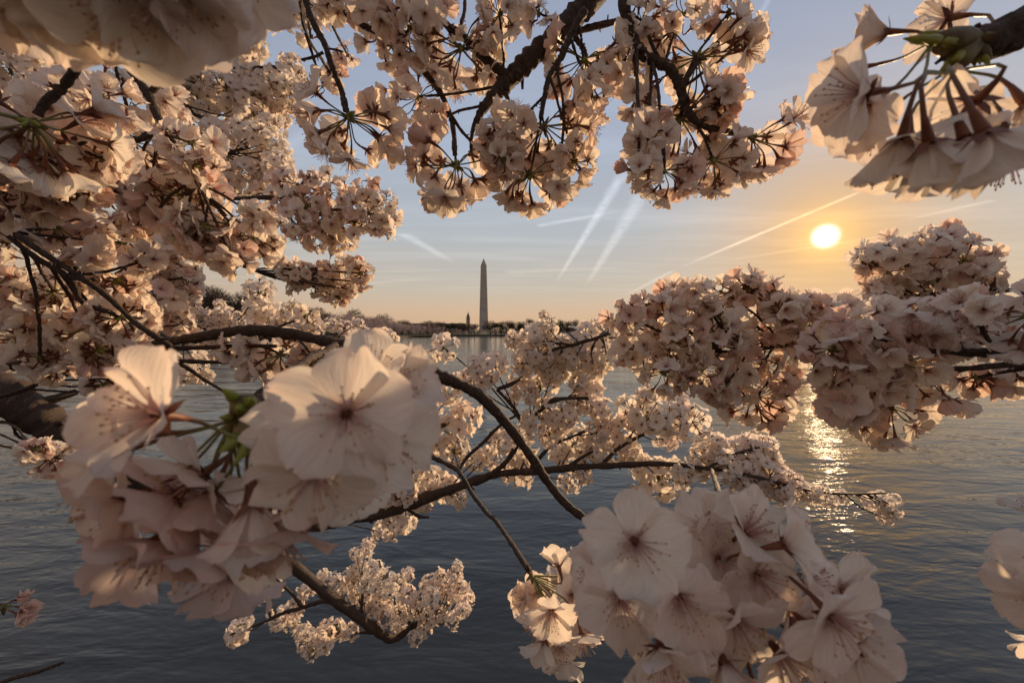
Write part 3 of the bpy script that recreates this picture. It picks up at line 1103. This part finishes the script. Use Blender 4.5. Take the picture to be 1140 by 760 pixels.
b = Branch('forked twig slanting down between the backlit blossoms at upper left',
           [[(120, 30, .36, 13), (145, 72, .36, 12), (165, 105, .36, 12), (176, 130, .36, 11), (190, 158, .36, 9), (207, 185, .365, 7), (222, 207, .37, 6), (240, 228, .38, 5), (252, 240, .38, 4)],
            [(165, 103, .36, 9), (180, 92, .36, 8), (192, 84, .36, 8), (200, 79, .36, 6)],
            [(178, 138, .36, 9), (171, 149, .36, 8), (156, 155, .36, 8), (140, 152, .36, 5)],
            [(217, 200, .37, 6), (214, 212, .37, 6), (204, 218, .37, 5)]])
b.many(.38, .05, '''148 158 44S,170 196 44S,206 218 46S,258 250 46S,214 160 34,142 120 34,186 112 26,222 186 28,150 225 34,168 245 30,124 206 26,
 228 252 34S,282 262 34S,256 282 30,228 272 26,290 244 26,206 250 24''')

b = Branch('dark diagonal branch running from the left edge down to the long horizontal limb',
           [[(-60, 205, .33, 15), (0, 248, .33, 10), (35, 273, .33, 9), (60, 290, .33, 8.5), (90, 308, .33, 8), (120, 330, .335, 8), (150, 358, .34, 7), (172, 374, .34, 8), (190, 386, .345, 7)],
            [(5, 258, .335, 8), (40, 288, .34, 8), (78, 309, .345, 8), (90, 334, .35, 7), (112, 344, .35, 6), (128, 350, .35, 5)],
            [(76, 308, .345, 6), (92, 311, .34, 6), (106, 311, .335, 5)],
            [(-40, 368, .42, 8), (10, 358, .42, 7), (35, 348, .42, 6), (62, 344, .42, 5)]])
b.many(.37, .05, '''137 270 34,104 252 30,62 250 34S,24 236 40S,18 300 44S,60 325 34S,30 330 40,100 285 28,133 312 28S,134 354 36S,96 364 36S,60 370 34S,20 380 36,
 44 398 26S,110 390 28S,8 268 34,-12 330 40,140 388 22S,160 290 22''')
b.many(.55, .05, '180 296 30,196 268 26,178 322 38,196 340 26,206 310 24,166 352 24,190 290 24,200 362 22,172 258 24,198 324 24')
b.many(.95, .05, '10 372 22,30 378 18,8 400 20,52 352 14,70 352 16,40 362 14,80 360 14,-8 385 20')

b = Branch('thinner dark limb just under and parallel to the long branch at left',
           [[(-40, 452, .50, 8), (20, 436, .5, 7), (60, 420, .5, 7), (100, 411, .5, 7), (140, 404, .5, 6), (200, 402, .5, 6), (260, 403, .5, 5), (300, 407, .5, 5), (345, 412, .5, 4)],
            [(198, 402, .5, 5), (212, 412, .5, 5), (230, 424, .5, 4), (252, 438, .5, 3)]])
b.many(.55, .05, '116 428 20S,146 422 16,132 436 14')

b = Branch('long dark branch sweeping from the left edge over the water to lower middle',
           [[(-80, 420, .42, 16), (0, 408, .42, 15), (60, 402, .42, 14), (130, 393, .42, 14), (170, 385, .42, 13), (200, 378, .42, 13), (260, 371, .42, 14), (320, 371, .42, 14), (370, 381, .42, 13),
             (415, 392, .43, 13), (462, 404, .45, 13), (500, 424, .455, 13), (530, 438, .46, 12), (555, 462, .46, 12), (590, 505, .46, 11), (610, 535, .46, 10), (630, 560, .45, 10), (660, 584, .44, 9), (690, 612, .43, 7)],
            [(182, 388, .42, 6), (200, 388, .42, 6), (230, 386, .42, 6), (280, 385, .42, 5), (308, 386, .42, 4)]])
b.many(.42, .03, '312 394 44S,262 386 20S,348 398 26S,166 400 18,60 412 20S')

b = Branch('thick dark bough from the lower left edge, small sunlit blossoms at its end',
           [[(-90, 412, .78, 60), (-30, 424, .8, 59), (10, 440, .8, 56), (45, 460, .82, 50), (85, 486, .85, 44), (130, 515, .93, 36), (220, 570, 1.1, 28), (290, 612, 1.28, 20), (322, 629, 1.35, 16), (368, 664, 1.4, 13.5), (408, 694, 1.45, 11.5),
             (436, 711, 1.5, 10), (455, 700, 1.52, 7), (481, 680, 1.53, 4)],
            [(404, 690, 1.45, 4), (403, 675, 1.46, 4), (404, 655, 1.47, 3.5), (403, 635, 1.47, 3)],
            [(378, 671, 1.42, 6), (360, 669, 1.42, 6), (337, 676, 1.42, 5), (318, 682, 1.42, 5), (302, 688, 1.42, 4), (276, 699, 1.42, 3), (256, 706, 1.42, 2.5)],
            [(336, 675, 1.42, 5), (326, 662, 1.42, 4), (314, 650, 1.42, 4), (306, 640, 1.42, 3)],
            [(302, 687, 1.42, 3), (299, 680, 1.42, 3), (295, 670, 1.42, 2)],
            [(424, 703, 1.5, 4), (400, 704, 1.5, 4), (382, 703, 1.5, 3), (364, 706, 1.5, 2.5)],
            [(455, 700, 1.52, 4), (480, 696, 1.52, 4), (500, 690, 1.52, 3), (514, 683, 1.52, 2.5)],
            [(458, 697, 1.52, 3), (450, 685, 1.52, 3), (442, 678, 1.52, 2)],
            [(-30, 470, .80, 4), (10, 470, .8, 4), (18, 484, .8, 4), (32, 492, .8, 3), (52, 494, .8, 3)]],
           name='cherry_bough')
b.many(1.5, .05, '''267 703 15,260 708 12,272 694 11,297 657 11,303 645 11,292 664 9,308 652 9,320 682 14,308 690 13,330 674 12,342 656 11,326 692 11,350 650 10,344 714 15,360 706 15,376 699 14,390 702 11,338 704 13,348 724 11,
 362 718 12,372 646 12,360 642 10,382 652 11,396 616 8,408 608 10,405 622 12,416 632 13,398 634 12,394 648 13,410 650 14,428 644 13,426 662 14,406 666 13,444 650 11,440 670 14,454 662 12,464 678 13,448 684 13,
 430 684 13,470 664 11,444 696 11,478 690 11,480 650 13,490 642 11,506 640 11,512 654 13,519 666 12,514 680 12,504 690 11,494 668 13,480 664 12,509 630 8,470 702 11,462 710 10,486 684 12,500 654 12,
 418 676 12,396 662 11,454 640 9,388 640 10''')
b.many(.62, .04, '62 508 24S,86 518 20,40 500 16S')

b = Branch('slender branch of many small blossoms crossing the middle of the picture above the water',
           [[(232, 580, 1.08, 18), (330, 586, .92, 16), (385, 578, .86, 14), (440, 566, .86, 13), (500, 546, .86, 11), (545, 530, .86, 9), (600, 523, .86, 8), (680, 518, .86, 7), (740, 517, .86, 6), (790, 521, .86, 5), (850, 532, .86, 4), (900, 546, .86, 3.5), (945, 550, .86, 3), (986, 549, .86, 2.5)],
            [(438, 560, .86, 7), (457, 528, .86, 6), (469, 499, .86, 6), (483, 478, .86, 6), (496, 472, .86, 5)],
            [(456, 463, .86, 3), (463, 480, .86, 3), (469, 499, .86, 3)],
            [(459, 460, .86, 4), (470, 466, .86, 4), (482, 472, .86, 5)],
            [(545, 530, .86, 7), (562, 515, .86, 6), (575, 495, .86, 6), (581, 474, .86, 5), (600, 458, .86, 5), (615, 446, .86, 6), (635, 443, .86, 4), (655, 444, .86, 4)],
            [(581, 471, .86, 4), (570, 452, .86, 4), (553, 433, .86, 3)],
            [(553, 433, .86, 4), (566, 428, .86, 5), (579, 422, .86, 3)],
            [(590, 524, .86, 4), (600, 510, .86, 5), (613, 497, .86, 4), (632, 488, .86, 3), (651, 480, .86, 3)],
            [(668, 519, .86, 5), (690, 498, .88, 5), (720, 480, .9, 4), (748, 464, .9, 4), (772, 453, .9, 3)],
            [(790, 521, .86, 4), (806, 508, .88, 4), (828, 502, .9, 3), (846, 498, .9, 2)],
            [(618, 522, .86, 5), (634, 517, .86, 4), (649, 508, .86, 4), (666, 498, .86, 3)],
            [(510, 525, .82, 4), (518, 511, .84, 4), (533, 497, .84, 4), (550, 480, .84, 4), (563, 469, .84, 3), (573, 463, .84, 3)],
            [(452, 565, .86, 4), (466, 574, .86, 4), (478, 576, .86, 2)]])
b.many(.9, .06, '''440 586 18,426 592 14,452 582 14,425 548 20,448 548 20,478 540 24,500 545 18,470 556 18,512 556 12,460 526 14,500 484 28,516 462 24,505 502 22,478 500 14,482 452 16,464 424 16,474 436 14,500 440 14,
 535 414 26,550 406 20,520 424 18,494 387 20,580 420 18,602 432 22,615 414 18,572 440 12,592 470 20,605 455 16,626 464 22,612 484 20,575 522 24,582 502 20,560 490 18,545 506 18,530 512 14,640 492 24,656 502 20,624 506 16,
 634 536 16,648 528 14,656 440 24S,666 456 20,645 426 14,690 482 26,722 464 26,706 458 24,746 468 24,770 470 24S,756 452 20,680 496 20,700 500 18,734 532 30,716 520 18,758 524 18,790 498 22,802 508 20,780 524 14,
 826 504 22,842 514 24,856 534 20,870 545 16,820 532 18,852 498 16,836 494 16,884 548 14,905 552 14,920 556 13,936 552 10,980 556 13,990 568 12,984 576 9,996 556 8,485 424 10,640 452 16,672 470 14,720 440 14,742 488 16,
 664 482 16,590 440 14,812 520 20,832 524 20,862 524 18,880 536 16,896 546 14,848 542 18,872 552 12,912 548 12,800 496 18,850 506 18,780 512 18,972 560 12,988 560 11,994 572 8''')

# --- right side
b = Branch('blossom-laden branch massed across the right centre below the sun',
           [[(1220, 356, .38, 24), (1140, 372, .40, 18), (1040, 384, .41, 11), (960, 384, .42, 9), (900, 381, .42, 8), (860, 386, .42, 8), (820, 393, .43, 8), (770, 396, .44, 8), (745, 395, .45, 7), (720, 385, .5, 6), (690, 366, .62, 5), (660, 378, .8, 4), (610, 390, .9, 3)]])
b.many(.425, .06, '''744 328 22,776 326 20,802 324 18,858 326 18,830 318 22,812 345 24,772 340 28,742 348 26,722 362 28,700 352 22,800 352 28,754 382 34,722 392 32,698 388 26,790 378 38,830 376 40,862 362 34,850 406 40,812 412 40,778 410 30,738 414 34,762 424 22,
 842 442 42S,802 434 26,872 346 26,896 340 24,916 346 26,942 346 24,872 424 24,892 374 26,832 322 14,756 326 14,720 340 16,686 356 18,855 330 18''')
b.many(.92, .05, '''580 386 20,596 374 20,600 396 24,620 390 26,640 384 24,656 396 24,670 386 20,610 364 16,606 352 8,652 370 16,585 404 18,630 410 20,660 412 18,676 400 18,690 376 16,640 400 20,612 410 16,572 378 12,664 362 12''')

b = Branch('near branch at right edge with large open flowers before the sun glitter',
           [[(1230, 396, .30, 14), (1140, 404, .30, 11), (1085, 409, .30, 9), (1035, 413, .30, 8), (1000, 416, .3, 6), (960, 420, .31, 4)],
            [(1230, 385, .27, 24), (1140, 388, .28, 17), (1090, 392, .28, 14), (1050, 392, .285, 8), (1015, 392, .29, 5)]])
b.many(.31, .04, '''926 388 40,962 372 40,958 424 48,1002 404 50,992 452 46,1040 372 34,946 446 36,1006 362 44,975 405 44,1066 350 34,930 420 32,1086 420 26S,1124 414 24S,968 466 28,1110 380 30''')
b.many(.25, .02, '1150 350 58S,1085 345 30')
b.posed((1036, 424, .29), [(1062, 446, 46, (.8, -.55, .1), HI_HALF, .9), (1052, 442, 44, (.2, -1, .2), HI_HALF, .85)], size=.004, scales=5)

b = Branch('compact round bank of blossoms just right of the sun, dark against the sky',
           [[(1230, 318, .5, 9), (1140, 322, .5, 8), (1080, 326, .5, 8), (1030, 330, .5, 7), (995, 332, .5, 5)]])
b.many(.5, .05, '''985 304 28,968 290 20,1000 284 30,1026 288 34,1050 276 30,1072 292 34,1046 312 36,1092 308 26,1010 316 30,980 322 22,1052 264 20,1036 272 24,1066 312 28,1020 332 24,1090 290 18,1104 318 18,975 278 12''')

# --- top
b = Branch('thick grey-brown bough entering from the top centre and forking above the obelisk',
           [[(720, -90, .45, 38), (665, -2, .42, 31), (640, 22, .415, 29), (612, 45, .41, 27), (585, 68, .40, 25), (564, 90, .40, 22), (548, 108, .40, 15), (532, 130, .40, 9), (525, 150, .40, 5), (524, 168, .40, 4)],
            [(566, 88, .40, 13), (556, 80, .40, 12), (537, 63, .40, 11), (517, 40, .40, 10), (500, 28, .40, 9), (470, 5, .41, 8), (440, -40, .42, 8)],
            [(518, 42, .40, 7), (514, 30, .40, 6), (517, 10, .40, 5), (518, -20, .4, 5)],
            [(650, 12, .385, 12), (634, 40, .38, 9), (624, 64, .38, 8), (612, 88, .38, 7), (606, 110, .38, 6), (602, 132, .38, 6)],
            [(592, 66, .41, 8), (606, 54, .42, 9), (625, 44, .425, 9), (655, 32, .43, 9), (692, 22, .43, 9)],
            [(640, 42, .42, 7), (648, 54, .42, 7), (652, 64, .42, 6)]])
b.many(.385, .04, '''606 140 64S,650 66 52S,514 54 54S,590 194 50S,466 108 42,556 16 36,540 44 22,574 140 26,640 180 32,560 178 26,486 20 34,660 108 30,
 622 206 20,478 140 24,548 150 24,600 14 18''')

b = Branch('thin branch curving down from the top edge to one hanging pom-pom of blossoms',
           [[(340, -40, .40, 9), (385, 13, .40, 9), (412, 32, .40, 9), (438, 52, .40, 8), (470, 78, .40, 8), (492, 106, .40, 7), (504, 140, .40, 6), (506, 172, .40, 6)],
            [(498, 120, .4, 4), (514, 146, .4, 4), (526, 160, .4, 3)]])
b.many(.39, .03, '508 184 60S,424 14 44,458 30 36,400 -8 34,440 60 24,372 2 26')

b = Branch('knobbly twig hanging from the top edge, ending in an open whorl of flowers',
           [[(332, -30, .36, 9), (344, 14, .36, 9), (352, 32, .36, 9), (362, 50, .36, 8), (372, 80, .365, 8), (380, 100, .37, 8), (386, 124, .37, 8)],
            [(360, 58, .36, 4), (348, 64, .36, 4), (336, 67, .36, 3)], [(366, 54, .36, 3), (376, 56, .36, 3), (382, 58, .36, 2)]])
b.many(.36, .02, '388 130 62S')
b.many(.5, .03, '386 60 13,346 40 12,372 88 16,352 22 12,360 96 12')

b = Branch('gnarled dark branch from the top edge right of centre, ending in a blossom ball',
           [[(684, -50, .38, 16), (693, 0, .38, 15), (700, 30, .38, 15), (712, 58, .38, 14), (726, 68, .38, 13), (744, 78, .38, 13), (756, 96, .38, 12), (766, 122, .38, 11), (780, 138, .38, 8), (808, 146, .39, 6), (836, 150, .39, 5)],
            [(758, 98, .38, 9), (768, 80, .38, 8), (776, 66, .38, 7)], [(740, 76, .38, 6), (730, 60, .38, 5), (722, 40, .38, 4)]])
b.many(.385, .04, '''776 64 70S,758 132 58S,724 150 36@.34,740 190 40S@.33,794 178 42S,838 154 52S,716 24 30,760 18 40,692 74 30,804 112 26,708 112 24,812 14 26,712 188 24@.31,838 38 20''')

# --- very near clusters
b = Branch('dark woody shoot in the upper right corner with long-stalked flowers fanning out',
           [[(1230, -30, .15, 66), (1165, 16, .145, 62), (1122, 34, .14, 62), (1084, 46, .137, 46), (1058, 54, .135, 22)]], knob=.16)
b.posed((1082, 48, .137),
        [(988, 36, 84, (-.9, .3, -.45), HI_CUP, .85), (956, 76, 76, (-1, .05, -.5), HI_CUP, .85), (962, 104, 124, (-.95, -.12, -.05), HI_CUP), (966, 116, 112, (-.85, -.5, .1), HI),
         (976, 136, 100, (-.7, -.7, -.3), HI_CUP, .95), (1004, 154, 124, (.1, -.9, -.35), HI_CUP), (1034, 158, 132, (.4, -.85, -.2), HI_CUP), (1020, 166, 118, (-.1, -.9, .3), HI),
         (1096, 148, 150, (.35, -.9, .1), HI_CUP), (1074, 154, 132, (.1, -.95, .2), HI_CUP), (1088, 112, 120, (.3, -.25, -.9), HI), (1056, 20, 92, (-.3, .5, -.8), HI), (1142, 116, 120, (.4, -.9, .2), HI_CUP),
         (1124, 168, 120, (.3, -1, -.1), HI), (1050, 172, 110, (.2, -.8, .5), HI)],
        tips=[(1040, 46, .133), (1060, 76, .134), (1100, 66, .134)], size=.007, scales=8, label='fan of backlit flowers on long dark stalks')

b = Branch('large pale cluster of open flowers nearest us at the bottom right',
           [[(792, 522, .80, 4), (798, 540, .5, 6), (803, 556, .26, 9), (812, 584, .21, 9), (818, 640, .185, 9)]])
b.posed((818, 646, .182),
        [(706, 602, 122, (-.12, .30, .95), HI), (786, 584, 96, (-.25, .15, .95), HI), (832, 592, 104, (.25, .6, .55), HI), (872, 606, 112, (.8, .4, .4), HI_CUP), (842, 640, 104, (.25, .15, .95), HI),
         (926, 686, 128, (.1, -.25, .95), HI), (905, 700, 112, (.3, -.2, .9), HI), (690, 664, 104, (-.2, .15, .97), HI), (756, 664, 112, (0, 0, 1), HI), (736, 722, 116, (-.1, -.5, .85), HI), (806, 738, 116, (0, -.6, .8), HI),
         (868, 728, 116, (.2, -.4, .9), HI), (820, 690, 112, (.1, -.3, .95), HI), (916, 752, 112, (.4, -.6, .6), HI_CUP), (712, 690, 100, (-.6, -.5, .5), HI), (776, 700, 104, (-.1, -.2, 1), HI),
         (895, 650, 100, (.7, .3, .5), HI), (760, 775, 116, (-.2, -.8, .6), HI), (850, 790, 120, (.1, -.8, .6), HI), (742, 620, 96, (-.2, .5, .7), HI), (936, 655, 100, (.3, .1, .9), HI), (800, 622, 100, (.1, .4, .85), HI), (880, 690, 104, (.3, .1, .9), HI),
         (668, 640, 84, (-.7, .2, .5), HI), (950, 720, 110, (.7, -.3, .3), HI)],
        size=.006, label='tight ball of pale pink flowers, petals wide open')

b = Branch('thin dark twig dropping to a small blossom cluster left of the large pale one',
           [[(444, 488, .56, 5), (460, 496, .55, 5), (475, 506, .53, 5), (505, 520, .5, 5), (514, 530, .48, 5), (525, 548, .46, 5), (540, 568, .42, 5), (552, 580, .38, 5), (570, 605, .32, 6), (590, 636, .27, 8)]])
b.posed((592, 640, .262),
        [(622, 630, 56, (-.2, .7, -.5), HI_CUP), (654, 634, 52, (.35, .6, .6), HI), (614, 680, 64, (-.2, -.1, .95), HI), (636, 662, 54, (.3, .3, .9), HI), (586, 668, 46, (-.9, .1, .4), HI_CUP, .9),
         (606, 712, 60, (-.15, -.9, .4), HI_CUP), (648, 706, 62, (.2, -.7, .6), HI), (628, 730, 56, (0, -.9, .4), HI_CUP), (600, 694, 58, (-.5, -.4, .75), HI), (622, 716, 58, (-.1, -.5, .85), HI), (654, 690, 56, (.4, -.3, .85), HI), (592, 660, 50, (-.5, .3, .8), HI), (640, 642, 52, (.2, .5, .8), HI), (664, 650, 48, (.7, .3, .5), HI), (646, 688, 56, (.6, -.1, .7), HI), (600, 656, 46, (-.3, .3, .9), HI, .9), (628, 700, 54, (0, -.8, -.4), HI), (662, 670, 50, (.8, .2, .1), HI),
         (626, 650, 50, (.1, .8, .3), HI)],
        size=.005, label='small drooping cluster with two sunlit flowers on top')

b = Branch('huge soft pink blossom cluster at lower left on a pale crooked twig',
           [[(372, 384, .405, 8), (360, 392, .36, 8), (350, 397, .30, 9), (334, 406, .24, 9), (324, 416, .2, 11), (316, 428, .17, 12), (306, 438, .15, 16), (288, 450, .135, 26), (280, 466, .128, 30)]], knob=.2)
b.posed((282, 462, .125),
        [(176, 462, 162, (-.15, .3, .93), HI), (136, 500, 130, (-.5, -.1, .85), HI), (150, 484, 150, (-.6, .1, .75), HI), (386, 460, 160, (.30, .0, .9), HI), (344, 470, 136, (.1, -.2, .95), HI), (436, 432, 120, (.85, .3, .4), HI_CUP), (412, 422, 120, (.6, .5, .6), HI), (424, 490, 140, (.55, -.1, .8), HI), (352, 524, 150, (.2, -.5, .85), HI),
         (196, 552, 136, (-.6, -.6, .45), HI_PINK), (236, 548, 130, (-.3, -.9, .3), HI_PINK), (281, 560, 140, (.05, -1, .15), HI_CUP), (224, 528, 128, (-.35, -.4, .85), HI), (334, 552, 124, (.4, -.75, .35), HI_PINK), (146, 556, 138, (-.75, -.4, .5), HI_PINK),
         (312, 588, 134, (.2, -.8, .5), HI_PINK), (186, 600, 140, (-.4, -.6, .65), HI_PINK), (246, 612, 142, (-.1, -.7, .65), HI_PINK), (390, 534, 120, (.5, -.5, .7), HI), (158, 610, 120, (-.7, -.6, .3), HI_PINK), (218, 580, 130, (-.3, -.6, .7), HI_PINK),
         (286, 596, 126, (.0, -.6, .8), HI_CUP), (126, 530, 124, (-.8, 0, .5), HI), (300, 540, 120, (.1, -.6, .75), HI), (260, 640, 116, (-.1, -.95, .2), HI_PINK)],
        size=.008, scales=12, tips=[(258, 468, .112), (276, 494, .104), (296, 484, .106), (268, 448, .11)], label='ball of big pink flowers with red calyces and green bud tips')

b = Branch('blurred huge petals filling the top left corner, closest of all',
           [[(90, -260, .10, 40), (120, -150, .085, 40), (140, -80, .08, 36)]])
b.posed((140, -60, .08),
        [(40, -20, 150, (.1, -.8, .5), HI), (84, -4, 150, (.2, -.8, .45), HI_CUP), (132, 4, 160, (.2, -.9, .3), HI), (178, 2, 156, (.4, -.75, .5), HI), (222, -6, 150, (.5, -.75, .45), HI_CUP), (254, -34, 140, (.6, -.7, .4), HI),
         (-10, -30, 150, (-.2, -.8, .5), HI), (60, -40, 160, (.2, -.6, .75), HI), (110, -30, 160, (.3, -.6, .7), HI), (160, -36, 160, (.2, -.6, .75), HI), (206, -46, 150, (.5, -.5, .7), HI), (20, -60, 160, (.1, -.6, .8), HI), (240, -70, 150, (.6, -.4, .7), HI),
         (100, 10, 140, (-.2, -1, -.1), HI_CUP), (200, 6, 140, (.1, -1, -.2), HI_CUP), (152, 14, 140, (0, -1, 0), HI), (24, -4, 140, (-.3, -1, 0), HI), (276, -50, 130, (.8, -.6, .2), HI), (64, 2, 140, (0, -1, .1), HI)],
        size=.006)

b = Branch('sunlit flowers peeking in from the right edge over the water',
           [[(1300, 700, .2, 20), (1240, 660, .17, 20), (1190, 640, .16, 16)]])
b.posed((1180, 640, .155),
        [(1168, 622, 100, (-.6, .2, .6), HI), (1172, 578, 84, (-.3, .8, -.2), HI_CUP), (1170, 668, 104, (-.7, -.25, .4), HI), (1178, 708, 96, (-.4, -.8, .3), HI_CUP), (1190, 660, 100, (.1, 0, 1), HI), (1160, 646, 96, (-.8, 0, -.5), HI_CUP)], size=.006)

b = Branch('short shoot with three pink half-open buds at the left edge above the dark water',
           [[(-80, 668, .3, 12), (-30, 671, .3, 9), (4, 674, .3, 8)]])
b.posed((4, 674, .3), [(20, 666, 34, (.9, .35, .1), HI_HALF[1:], .7), (24, 676, 36, (1, 0, .25), HI_HALF[1:], .75), (20, 684, 34, (.9, -.35, .1), HI_HALF[1:], .7)], size=.006, scales=6)

b = Branch('bare thin twig poking in at the bottom left corner',
           [[(-80, 790, .5, 9), (-10, 764, .5, 8), (20, 752, .5, 7), (45, 746, .5, 6), (70, 737, .5, 4)]], name='bare_twig', group=None)
